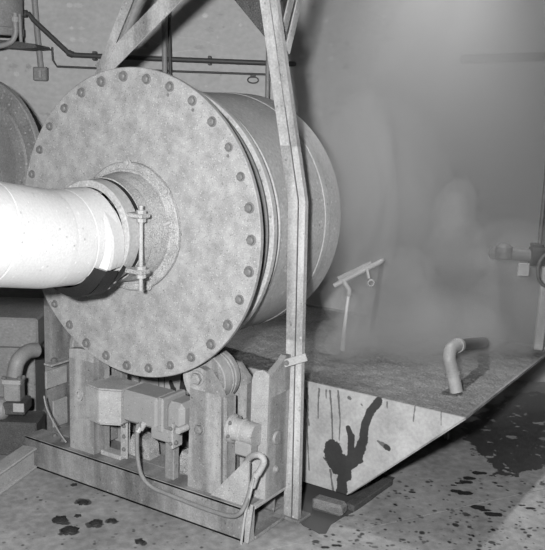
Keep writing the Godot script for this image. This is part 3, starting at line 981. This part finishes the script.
func drive() -> void:
	var o := thing("drive_housing", "grey drive housing with a bright sloping end face", "gear housing", Vector3(0.2, 0.134, 0.2))
	var b := Build.new()
	# plan outline (x, -z) extruded upwards; the cap stands proud with a bevel falling back to the body
	var up := Transform3D(Basis(Vector3.RIGHT, Vector3(0, 0, -1), Vector3.UP), Vector3.ZERO)
	b.prism(PackedVector2Array([Vector2(-0.015, -0.25), Vector2(0.06, -0.262), Vector2(0.068, -0.262), Vector2(0.148, -0.222), Vector2(0.148, -0.1), Vector2(-0.015, -0.1)]), 0.318, 0.452, up)
	b.prism(PackedVector2Array([Vector2(-0.012, -0.245), Vector2(0.062, -0.256), Vector2(0.144, -0.216), Vector2(0.144, -0.105), Vector2(-0.012, -0.105)]), 0.452, 0.458, up)
	b.prism(PackedVector2Array([Vector2(-0.01, -0.24), Vector2(0.063, -0.25), Vector2(0.135, -0.21), Vector2(0.13, -0.11), Vector2(-0.01, -0.11)]), 0.306, 0.318, up)
	part(b, "end_cap", mats.pale, o)
	b = Build.new()
	b.box(Vector3(0.235, 0.395, 0.15), Vector3(0.18, 0.128, 0.135), Basis.IDENTITY, 0.012)
	part(b, "body", mats.housing, o)
	b = Build.new()
	b.box(Vector3(0.345, 0.4, 0.152), Vector3(0.028, 0.137, 0.145), Basis.IDENTITY, 0.006)
	part(b, "clamp_band", mats.housing, o)
	b = Build.new()
	b.box(Vector3(0.40, 0.40, 0.15), Vector3(0.085, 0.115, 0.12), Basis.IDENTITY, 0.018)
	part(b, "coupling", mats.housing, o)
	b = Build.new()
	b.box(Vector3(0.348, 0.322, 0.2), Vector3(0.105, 0.052, 0.04), Basis.IDENTITY, 0.006)
	part(b, "terminal_box", mats.housing, o)
	b = Build.new()
	b.box(Vector3(0.408, 0.333, 0.2), Vector3(0.012, 0.1, 0.06), Basis.IDENTITY, 0.003)
	var pl := part(b, "lug_plate", mats.pale, o)
	for y in [0.305, 0.365]:
		bolt(pl, Vector3(0.414, y, 0.212), Vector3(1, 0, 0), 0.6)
		bolt(pl, Vector3(0.405, y, 0.23), Vector3(0, 0, 1), 0.5)
	b = Build.new()
	b.box(Vector3(0.365, 0.225, 0.172), Vector3(0.045, 0.182, 0.035))
	part(b, "leg", mats.base, o)
	b = Build.new()                                            # bolted cleat below the cap
	b.box(Vector3(0.10, 0.225, 0.15), Vector3(0.035, 0.17, 0.008))
	b.box(Vector3(0.045, 0.145, 0.15), Vector3(0.11, 0.02, 0.05))
	b.box(Vector3(0.084, 0.225, 0.125), Vector3(0.006, 0.17, 0.05))
	var ct := part(b, "cleat", mats.pale, o)
	for y in [0.18, 0.235, 0.28]:
		bolt(ct, Vector3(0.102, y, 0.154), Vector3(0, 0, 1), 0.55)
	b = Build.new()
	b.tube([Vector3(0.262, 0.35, 0.215), Vector3(0.258, 0.325, 0.235)], 0.012, 12, false)
	part(b, "cable_gland", mats.pale, o)

func end_column() -> void:
	var o := thing("end_column", "boxy steel column with rounded top at the end of the base", "column", Vector3(0.725, 0.134, 0.04))
	var f := Transform3D(Basis(Vector3(0, 0, -1), Vector3.UP, Vector3.RIGHT), Vector3.ZERO)   # polygon x = -z, extruded along x
	var b := Build.new()
	b.prism(PackedVector2Array([Vector2(-0.105, 0.134), Vector2(0.03, 0.134), Vector2(0.03, 0.662), Vector2(0.0, 0.665), Vector2(-0.02, 0.65), Vector2(-0.105, 0.612)]), 0.735, 0.76, f)
	var side := part(b, "side_plate", mats.pillar, o)
	b = Build.new()
	b.prism(PackedVector2Array([Vector2(0.686, 0.134), Vector2(0.76, 0.134), Vector2(0.76, 0.612), Vector2(0.752, 0.624), Vector2(0.73, 0.63), Vector2(0.706, 0.624), Vector2(0.692, 0.608), Vector2(0.686, 0.585)]), 0.106, 0.114)
	part(b, "front_plate", mats.pale, o)
	b = Build.new()
	b.box(Vector3(0.715, 0.36, 0.03), Vector3(0.03, 0.44, 0.12))
	part(b, "core", mats.base, o)
	b = Build.new()
	b.lathe([Vector2(0.026, 0), Vector2(0.026, 0.006), Vector2(0.023, 0.009), Vector2(0.0, 0.009)], frame(Vector3(0.76, 0.36, 0.05), Vector3.RIGHT), 24)
	var cap := part(b, "pin_cap", mats.pillar, side)
	cap.set_meta("label", "round pin cap")
	bolt(side, Vector3(0.76, 0.235, 0.05), Vector3.RIGHT, 0.9, mats.pillar)
	bolt(side, Vector3(0.76, 0.636, 0.0), Vector3.RIGHT, 0.8, mats.pale)

func ram_and_hoses() -> void:
	var o := thing("ram_cylinder", "short hydraulic ram between roller stand and end column", "cylinder", Vector3(0.67, 0.34, 0.14))
	var b := Build.new()
	var f := frame(Vector3(0.62, 0.392, 0.14), Vector3.RIGHT)
	b.lathe([Vector2(0, 0.0), Vector2(0.052, 0.0), Vector2(0.054, 0.003), Vector2(0.054, 0.014), Vector2(0.044, 0.017), Vector2(0.042, 0.045), Vector2(0.046, 0.048), Vector2(0.046, 0.056), Vector2(0.042, 0.06), Vector2(0.042, 0.115), Vector2(0, 0.115)], f, 40)
	part(b, "barrel", mats.pale, o)
	for k in 6:
		var a := k * TAU / 6 + 0.3
		bolt(o, f * Vector3(cos(a) * 0.048, sin(a) * 0.048, 0.014), Vector3.RIGHT, 0.5)
	b = Build.new()
	b.box(Vector3(0.695, 0.338, 0.155), Vector3(0.075, 0.055, 0.055), Basis.IDENTITY, 0.008)
	part(b, "valve_block", mats.housing, o)
	b = Build.new()
	b.tube([onz(246, 462, 0.17), onz(252, 456, 0.19), onz(260, 455.5, 0.205), onz(264, 462, 0.205), onz(258, 474, 0.21)], 0.012, 14)
	part(b, "hose_elbow", mats.pale, o)
	var g := thing("gusset_plate", "triangular dusty gusset plate leaning against the end column", "plate", Vector3(0.68, 0.134, 0.19))
	b = Build.new()
	b.prism(PackedVector2Array([Vector2(0.575, 0.1345), Vector2(0.742, 0.1345), Vector2(0.742, 0.305), Vector2(0.725, 0.31)]), 0.191, 0.2)
	part(b, "web", mats.pale, g)
	b = Build.new()
	b.tube([onz(255, 476, 0.2), onz(250, 490, 0.212), onz(246, 503, 0.235), onz(240, 513, 0.25), onz(231, 516, 0.245), onz(215, 512, 0.235), onz(195, 505, 0.232), onz(170, 495, 0.232), onz(152, 487, 0.235), onz(142, 476, 0.25), onz(138, 460, 0.255), onz(137, 440, 0.25), onz(138, 425, 0.243), Vector3(0.258, 0.33, 0.236)], 0.0085, 12)
	var hs := thing("hose", "grey rubber hose looping down over the front beam from the drive housing", "hose", Vector3(0.55, 0.1, 0.24))
	part(b, "tube", mats.hose, hs)
	b = Build.new()
	b.tube([onz(257, 473, 0.2), onz(252, 487, 0.21)], 0.0125, 12, false)
	part(b, "ferrule", mats.rod, hs)
	b = Build.new()
	b.tube([Vector3(0.258, 0.337, 0.236), onz(137.5, 432, 0.246)], 0.0115, 12, false)
	part(b, "ferrule", mats.rod, hs)
	b = Build.new()
	b.tube([onz(254, 478, 0.222), onz(250, 495, 0.224), onz(245, 515, 0.228), onz(241, 545, 0.228)], 0.005, 8)
	var th := thing("drain_tube", "thin drain tube running down the base corner to the floor", "tube", onz(241, 545, 0.228))
	part(b, "tube", mats.rod, th)

func vat_fittings() -> void:
	# overflow pipe whose bent end dips into the vat
	var c := onz(458, 394, -0.56)
	var o := thing("feed_pipe", "grey elbow pipe with bright end pouring into the vat", "pipe", Vector3(c.x, 0.47, c.z))
	var z := -0.56
	var e0 := onz(456.5, 392, z)
	var e1 := onz(453, 375, z)
	var e2 := onz(449, 358, z)
	var e3 := onz(451, 349, z - 0.03)
	var e4 := onz(458, 345.5, z - 0.09)
	var e5 := onz(475, 343.5, z - 0.3)
	var b := Build.new()
	b.tube([e0, e1], 0.026, 24, false)
	part(b, "spout", mats.zinc, o)
	b = Build.new()
	b.tube([e1, e1.lerp(e2, 0.6), e2, e3, e4], 0.0265, 24)
	part(b, "elbow", mats.greypipe, o)
	b = Build.new()
	b.tube([e1 + (e0 - e1) * 0.05, e1 + (e2 - e1) * 0.12], 0.03, 24, false)
	part(b, "socket", mats.greypipe, o)
	b = Build.new()
	var e6 := e4 + (e5 - e4) * 1.5
	b.tube([e4, e6, e6 + (e6 - CAM).normalized() * 0.05, onw(487, 341, 0.0)], 0.025, 24, false)
	part(b, "branch", mats.pipe, o)
	b = Build.new()
	b.tube([e4 - (e5 - e4).normalized() * 0.012, e4 + (e5 - e4).normalized() * 0.012], 0.03, 24, false)
	part(b, "socket", mats.greypipe, o)
	# spray bar with cock and jet
	z = -0.78
	o = thing("spray_bar", "slanting metal spray bar with a ring-handled cock above the vat", "spray bar", onz(349, 285, z))
	b = Build.new()
	var s0 := onz(334, 286, z + 0.05)
	var s1 := onz(380, 262, z - 0.05)
	var sd := (s1 - s0).normalized()
	b.tube([s0, s1, s1 + (s1 - CAM).normalized() * 0.03 + sd * 0.01, onw(383, 260, 0.0)], 0.011, 14, false)
	part(b, "pipe", mats.zinc, o)
	b = Build.new()
	bar(b, onz(338, 279, z + 0.03), onz(372, 263, z - 0.04), 0.02, 0.006, Vector3.UP)
	part(b, "clip", mats.zinc, o)
	b = Build.new()
	b.tube([onz(343, 280, z + 0.03), onz(349, 290, z + 0.03), onz(348.5, 296, z + 0.03)], 0.012, 14, false)
	part(b, "nozzle", mats.zinc, o)
	b = Build.new()
	b.tube([onz(367, 270, z), onz(369, 279, z + 0.02)], 0.007, 10, false)
	var ck := part(b, "cock", mats.zinc, o)
	b = Build.new()
	var ring := []
	var rc := onz(371, 283, z + 0.02)
	for k in 13:
		ring.append(rc + (RT * cos(k * TAU / 12) + Vector3.UP * sin(k * TAU / 12)) * 0.013)
	b.tube(ring, 0.0045, 8, false)
	part(b, "ring_handle", mats.zinc, ck)
	b = Build.new()
	b.tube([onz(348.5, 295, z + 0.03), onz(346, 315, z + 0.03), onz(344, 332, z + 0.03), ony(342.5, 350, 0.47)], [0.0065, 0.011], 12)
	o = thing("water_jet", "thin pale jet of hot water falling into the slurry", "water jet", ony(342.5, 350, 0.47))
	part(b, "stream", mats.white, o)

func neighbour_machine() -> void:
	# end of the next drum, behind the white pipe
	var w := wallframe()
	var dep := 4.3
	var sc := dep / FOCAL
	var c := CAM + ray(-19, 163) * dep
	var f := Transform3D(Basis.IDENTITY, c)
	var o := thing("neighbour_drum", "dull riveted drum end half hidden behind the white pipe", "drum", c - Vector3(0, 0.5, 0))
	var R := 0.41
	var b := Build.new()
	b.lathe([Vector2(R, -0.03), Vector2(R, -0.005), Vector2(R - 0.005, 0), Vector2(R - 0.07, 0.0), Vector2(R - 0.075, -0.012), Vector2(R - 0.10, -0.016), Vector2(R - 0.105, -0.005), Vector2(R - 0.16, 0.0), Vector2(R - 0.165, -0.02), Vector2(0, -0.03)], f, 96)
	part(b, "end_disc", mats.neighbour, o)
	b = Build.new()
	for row in [[R - 0.02, 40], [R - 0.055, 40], [R - 0.13, 28]]:
		for k in row[1]:
			var a: float = k * TAU / row[1]
			b.lathe([Vector2(0.006, 0), Vector2(0.0045, 0.004), Vector2(0, 0.0055)], Transform3D(Basis.IDENTITY, c + Vector3(cos(a) * row[0], sin(a) * row[0], 0.0)), 8)
	var rv := part(b, "rivets", mats.zinc, o)
	rv.set_meta("kind", "stuff")
	b = Build.new()
	b.prism(PackedVector2Array([Vector2(-0.2, -0.11), Vector2(0.13, -0.11), Vector2(0.1, 0.02), Vector2(0.02, 0.1), Vector2(-0.2, 0.1)]), -0.025, -0.004, f)
	part(b, "hatch", mats.neighbour, o)
	# its stand and pump at floor level
	var d := 4.25
	var tk := CAM + ray(-8, 372) * (d + 0.25)
	o = thing("settling_tank", "plain grey tank with a flat rim behind the left gantry leg", "tank", Vector3(tk.x, 0, tk.z))
	var top := (CAM + ray(0, 347) * d).y
	b = Build.new()
	b.box(Vector3(tk.x, top * 0.5, tk.z), Vector3(0.55, top, 0.4), w, 0.006)
	part(b, "body", mats.neighbour, o)
	b = Build.new()
	b.box(Vector3(tk.x, top + 0.075, tk.z) + w.z * 0.01, Vector3(0.6, 0.15, 0.44), w, 0.01)
	part(b, "rim", mats.neighbour, o)
	var pd := 3.95
	o = thing("pump", "small flanged pump with bent outlet pipe on the floor by the tank", "pump", Vector3(deep(15, 420, pd).x, 0, deep(15, 420, pd).z))
	b = Build.new()
	b.tube([deep(36, 350, pd + 0.1), deep(27, 352, pd + 0.05), deep(18, 361, pd), deep(14, 376, pd)], 0.034, 20)
	part(b, "outlet_pipe", mats.greypipe, o)
	b = Build.new()
	b.box(deep(13.5, 380, pd), Vector3(0.085, 0.022, 0.085), w, 0.004)
	var fl := part(b, "flange", mats.pale, o)
	for s in [-1, 1]:
		bolt(fl, deep(13.5, 376.5, pd) + w.x * 0.034 * s + w.z * 0.03, Vector3.UP, 0.7)
	b = Build.new()
	b.box(deep(14, 391, pd), Vector3(0.075, 0.08, 0.08), w, 0.006)
	part(b, "neck", mats.greypipe, o)
	b = Build.new()
	b.box(deep(17, 405, pd), Vector3(0.1, 0.055, 0.12), w, 0.006)
	part(b, "casing", mats.dark, o)
	b = Build.new()
	b.box(deep(22.5, 403, pd) + w.z * 0.062, Vector3(0.048, 0.04, 0.006), w, 0.002)
	part(b, "name_plate", mats.pale, o)
	b = Build.new()
	b.lathe([Vector2(0, 0.05), Vector2(0.03, 0.05), Vector2(0.05, 0.035), Vector2(0.055, 0.0), Vector2(0.055, -0.12), Vector2(0, -0.12)], Transform3D(Basis(-w.z, w.y, w.x), deep(-1, 407, pd) + w.z * 0.02), 32)
	part(b, "motor", mats.greypipe, o)
	b = Build.new()
	var foot: Vector3 = deep(12, 416, pd)
	b.box(Vector3(foot.x, foot.y * 0.5, foot.z), Vector3(0.26, foot.y, 0.16), w, 0.006)
	part(b, "plinth", mats.dark, o)

func wallpipe(called: String, label: String, pts: Array, r: float, m: Material, off := 0.05, smooth := false) -> Node3D:
	var path := []
	for p in pts:
		path.append(onw(p[0], p[1], p[2] if p.size() > 2 else off))
	var o := thing(called, label, "pipe" if called != "conduit" else "conduit", path[0])
	var b := Build.new()
	b.tube(path, r, 14, smooth)
	part(b, "tube", m, o)
	return o

func wall_fittings() -> void:
	var w := wallframe()
	var o := wallpipe("water_pipe", "dark iron pipe bending down then running level along the wall", [[19, 13.5], [29, 14], [33.5, 20], [68, 52.5], [72, 54.8], [140, 58], [268, 63], [293, 64], [294, 64, 0.0]], 0.0135, mats.pipe, 0.06)
	var b := Build.new()
	b.tube([onw(8, 13.2, 0.06), onw(27, 13.8, 0.06)], 0.02, 14, false)
	part(b, "valve_body", mats.dark, o)
	b = Build.new()
	b.tube([onw(68, 52.5, 0.06), onw(73, 54.9, 0.06)], 0.018, 14, false)
	part(b, "elbow", mats.pipe, o)
	for px in [[95, 56], [210, 60.6]]:
		b = Build.new()
		b.box(onw(px[0], px[1], 0.03), Vector3(0.02, 0.05, 0.06), w)
		part(b, "clip", mats.pipe, o)
	wallpipe("thin_pipe", "thin grey pipe running level just below the dark wall pipe", [[52, 47, 0.02], [53, 60, 0.02], [57, 66.5, 0.02], [140, 70], [268, 74.5], [290, 75.2]], 0.006, mats.pipe, 0.025)
	wallpipe("riser_pipe", "thicker grey riser pipe on the wall above the drum plate", [[157, -380], [164.2, 40], [167, 200]], 0.014, mats.greypipe, 0.1)
	wallpipe("riser_pipe", "slimmer dark riser pipe beside the thicker grey riser", [[162.4, -380], [169.6, 40], [172.4, 200]], 0.009, mats.pipe, 0.1)
	wallpipe("riser_pipe", "short grey riser pipe close to the right gantry leg", [[276, -380], [268.5, 30], [265, 220]], 0.012, mats.greypipe, 0.1)
	o = wallpipe("conduit", "vertical conduit ending in a small switch box on the wall", [[2, -380], [37, 30], [41, 70]], 0.016, mats.greypipe, 0.03)
	b = Build.new()
	b.box(onw(41, 74, 0.03), Vector3(0.075, 0.075, 0.06), w, 0.006)
	var sb := part(b, "switch_box", mats.neighbour, o)
	b = Build.new()
	b.box(onw(40, 74, 0.068), Vector3(0.018, 0.045, 0.02), w, 0.004)
	part(b, "switch_lever", mats.pale, sb)
	# header tank on a shelf beam in the corner, with its feed pipe
	o = thing("header_tank", "grey header tank above the tapered wall bracket", "tank", onw(2, 34, 0.2))
	b = Build.new()
	b.lathe([Vector2(0, 0), Vector2(0.14, 0.0), Vector2(0.145, 0.006), Vector2(0.145, 0.04), Vector2(0.14, 0.045), Vector2(0.14, 0.5), Vector2(0, 0.5)], Transform3D(Basis(Vector3.RIGHT, Vector3(0, 0, -1), Vector3.UP), onw(-4, 36, 0.2)), 48)
	part(b, "shell", mats.neighbour, o)
	o = thing("wall_bracket", "tapered dark shelf bracket under the header tank", "bracket", onw(20, 48, 0.0))
	b = Build.new()
	var poly := PackedVector2Array()
	var p0 := onw(20, 46, 0.0)
	for p in [[-30, 39], [0, 42.5], [22, 43.5], [49, 47], [52, 50.5], [36, 51.5], [0, 48.5], [-30, 46]]:
		var q := onw(p[0], p[1], 0.0) - p0
		poly.append(Vector2(q.dot(w.x), q.y))
	b.prism(poly, 0.0, 0.3, Transform3D(w, p0))
	part(b, "arm", mats.dark, o)
	o = wallpipe("bent_pipe", "bright bent pipe curving out below the small valve", [[15, 13, 0.32], [15.3, 24, 0.32], [15.5, 33, 0.32], [12, 41, 0.32], [4, 45, 0.32], [-8, 47, 0.32]], 0.014, mats.zinc, 0.3, true)
	b = Build.new()
	b.tube([onw(15, 17, 0.32), onw(15, 22, 0.32)], 0.02, 12, false)
	part(b, "union_nut", mats.pale, o)
	wallpipe("down_pipe", "short straight pipe hanging beside the bright bent pipe", [[19.5, 14, 0.31], [21, 42, 0.31]], 0.009, mats.greypipe, 0.31)
	o = thing("wall_hook", "small iron ring bracket on the wall beside the riser", "bracket", onw(253, 80, 0.0))
	b = Build.new()
	var ring := []
	var rc := onw(253, 80, 0.02)
	for k in 17:
		ring.append(rc + w.x * cos(k * TAU / 16) * 0.03 + Vector3.UP * sin(k * TAU / 16) * 0.017)
	b.tube(ring, 0.004, 8, false)
	part(b, "ring", mats.pipe, o)
	b = Build.new()
	b.box(onw(253, 76, 0.01), Vector3(0.03, 0.02, 0.02), w)
	part(b, "plate", mats.pipe, o)
	# pipe crossing the upper right, lost in the steam
	wallpipe("steam_main", "dark level pipe fading into the steam above the vat", [[463, 59, 0.0], [463.5, 59], [600, 55]], 0.024, mats.pipe, 0.15)

func right_side() -> void:
	var w := wallframe()
	var dep := 4.0
	var p: Vector3 = deep(505, 247, dep)
	var o := thing("valve_pipe", "dark valve with domed cover and handwheel in the steam at the vat end", "valve", Vector3(p.x, p.y - 0.1, p.z))
	var b := Build.new()
	b.tube([deep(492, 253, dep + 0.1), deep(515, 254, dep), deep(535, 256, dep - 0.02), deep(640, 262, dep - 0.1), onw(650, 262, 0.0)], 0.028, 18, false)
	part(b, "body", mats.dark, o)
	b = Build.new()
	b.lathe([Vector2(0.04, -0.03), Vector2(0.04, 0.0), Vector2(0.036, 0.02), Vector2(0.022, 0.034), Vector2(0, 0.039)], frame(deep(504, 251, dep), Vector3.UP), 32)
	part(b, "dome", mats.dark, o)
	b = Build.new()
	b.lathe([Vector2(0, -0.03), Vector2(0.045, -0.03), Vector2(0.045, 0.03), Vector2(0, 0.03)], frame(deep(537, 256, dep - 0.03), w.x), 28)
	part(b, "flange", mats.black, o)
	b = Build.new()
	b.tube([deep(537, 256, dep - 0.03), deep(537, 243, dep - 0.03)], 0.012, 12, false)
	b.box(deep(537, 245, dep - 0.03), Vector3(0.05, 0.014, 0.05), w)
	part(b, "spindle", mats.black, o)
	b = Build.new()
	var ring := []
	for k in 25:
		ring.append((deep(549, 270, dep - 0.08) as Vector3) + w.x * cos(k * TAU / 24) * 0.05 + Vector3.UP * sin(k * TAU / 24) * 0.075)
	b.tube(ring, 0.008, 8, false)
	part(b, "handwheel", mats.dark, o)
	b = Build.new()
	b.box(deep(523.5, 269.5, dep - 0.06), Vector3(0.05, 0.058, 0.006), w, 0.002)
	part(b, "tag", mats.greypipe, o)
	# post with a slim pole beside it
	var f0: Vector3 = ony(538, 352, VAT_TOP)
	var d2 := (f0 - CAM).dot(FW)
	o = thing("slanted_post", "pale slanted board standing by the valve at the end of the vat", "post", Vector3(f0.x, 0, f0.z))
	b = Build.new()
	var q0: Vector3 = deep(537.5, 350, d2)
	var q1: Vector3 = deep(548, 262, d2)
	bar(b, q0, q1, 0.04, 0.03, w.x)
	part(b, "board", mats.wood, o)
	b = Build.new()
	b.tube([deep(539.5, 246, dep - 0.03), deep(546, 180, dep - 0.03), deep(566, -90, dep - 0.03), onw(566, -90, 0.0)], 0.01, 10, false)
	o = thing("thin_pole", "thin dark pole rising from the valve and bending to the wall", "pole", deep(541, 232, dep - 0.03))
	part(b, "rod", mats.dark, o)

func floor_things() -> void:
	# block under the vat corner, plank beside it, and the puddle
	var c := ony(329, 511, 0)
	var o := thing("concrete_block", "small crumbling block lying in the puddle by the vat corner", "block", c)
	var n := FastNoiseLite.new()
	n.seed = 12
	n.frequency = 35.0
	var b := Build.new()
	var d := (ony(347, 517, 0) - ony(312, 507, 0)).normalized()
	b.box(c + Vector3(0, 0.024, 0), Vector3(0.135, 0.046, 0.06), Basis(d, Vector3.UP, d.cross(Vector3.UP)), 0.012)
	for k in b.v.size():
		b.v[k] += Vector3(n.get_noise_3dv(b.v[k]), n.get_noise_3dv(b.v[k] + Vector3.ONE), n.get_noise_3dv(b.v[k] - Vector3.ONE)) * 0.008
	part(b, "lump", mats.crumb, o)
	var p := ony(349, 511, 0)
	var q := ony(388, 484, 0)
	o = thing("plank", "short dark plank lying along the foot of the vat", "plank", (p + q) * 0.5)
	b = Build.new()
	bar(b, p + Vector3(0, 0.014, 0), q + Vector3(0, 0.014, 0), 0.045, 0.025, Vector3(1, 0, 0.4))
	part(b, "board", mats.dark, o)
	var poly := PackedVector2Array()
	for m in [[296, 480], [297, 519], [303, 526], [312, 530], [319, 534], [326, 534], [331, 525], [342, 518], [356, 511], [372, 500], [386, 488], [395, 478], [370, 470], [330, 470]]:
		var v := ony(m[0], m[1], 0)
		poly.append(Vector2(v.x, -v.z))
	o = thing("puddle", "dark puddle around the block beside the gantry foot", "puddle", ony(320, 515, 0))
	b = Build.new()
	b.prism(poly, 0.0005, 0.002, Transform3D(Basis(Vector3.RIGHT, Vector3(0, 0, -1), Vector3.UP), Vector3.ZERO))
	part(b, "water", mats.puddle, o)
	# clods of wet mud on the floor before the base
	for m in [[60, 520, 8], [70, 531, 9], [96, 523, 7], [112, 521, 5], [83, 503, 6], [74, 485, 4], [140, 542, 5], [78, 516, 4]]:
		var cc := ony(m[0], m[1], 0)
		o = thing("mud_clod", "small dark wet mud clod on the floor before the base", "mud", cc, "mud clods on the floor")
		b = Build.new()
		var rad: float = m[2] * 3.1 / 881.0
		b.lathe([Vector2(rad, 0.0), Vector2(rad * 0.85, rad * 0.16), Vector2(rad * 0.5, rad * 0.3), Vector2(0, rad * 0.33)], Transform3D(Basis(Vector3.RIGHT, Vector3(0, 0, -1), Vector3.UP).rotated(Vector3.UP, rng.randf() * TAU), cc), 26, 0, TAU, 0.22)
		for k in b.v.size():
			b.v[k].y += maxf(0.0, n.get_noise_3dv(b.v[k] * 1.5)) * rad * 0.5
		part(b, "clod", mats.mud, o)

func steam() -> void:
	var o := thing("steam", "pale steam rising from the vat and drifting up behind the drum", "steam", Vector3(0.9, 0.5, -1.2))
	o.set_meta("kind", "stuff")
	# photo x, photo y, depth, radii across / up / deep, density
	var puffs := [   # the last number is how many nested shells the puff has
		[480, 120, 4.42, 1.05, 1.75, 0.56, 1.3, 6],
		[385, 225, 4.15, 0.36, 0.6, 0.4, 1.0, 4],
		[425, 325, 4.0, 0.5, 0.19, 0.42, 2.2, 4],
		[460, 322, 4.2, 0.55, 0.17, 0.26, 3.4, 3],
		[348, 342, 3.85, 0.17, 0.12, 0.15, 3.0, 5],
		[356, 320, 3.9, 0.12, 0.16, 0.12, 1.8, 4],
		[349, 190, 3.6, 0.2, 0.5, 0.13, 3.0, 4],
		[515, 250, 3.88, 0.2, 0.14, 0.08, 1.5, 2],
		[510, 300, 4.1, 0.34, 0.26, 0.3, 1.5, 3],
		[400, 275, 3.95, 0.16, 0.13, 0.14, 1.5, 2],
		[455, 255, 4.0, 0.14, 0.18, 0.14, 1.4, 2],
	]
	for k in 9:                                                # drifting wisps
		puffs.append([rng.randf_range(345, 540), rng.randf_range(210, 345), rng.randf_range(3.85, 4.15), rng.randf_range(0.08, 0.22), rng.randf_range(0.06, 0.16), rng.randf_range(0.06, 0.12), rng.randf_range(0.6, 1.5), 2])
	var turn := wallframe()
	for p in puffs:
		for k in int(p[7]):                                    # nested shells, so that the puff thins out towards its rim
			var sc: float = 1.0 - k * 0.75 / p[7]
			var fv := FogVolume.new()
			fv.name = "steam_puff"
			fv.shape = RenderingServer.FOG_VOLUME_SHAPE_ELLIPSOID
			fv.size = Vector3(p[3], p[4], p[5]) * 2.0 * sc
			var fm := FogMaterial.new()
			fm.albedo = Color(0.97, 0.97, 0.97)
			fm.density = p[6] / p[7] * (1.0 + 0.3 * k)
			fv.material = fm
			o.add_child(fv, true)
			var shift := Vector3(rng.randf_range(-1, 1), rng.randf_range(-1, 1), rng.randf_range(-1, 1)) * k * 0.05
			fv.transform = Transform3D(turn.rotated(FW, rng.randf_range(-0.3, 0.3)), CAM + ray(p[0], p[1]) * p[2] - o.position + shift * Vector3(p[3], p[4], p[5]))
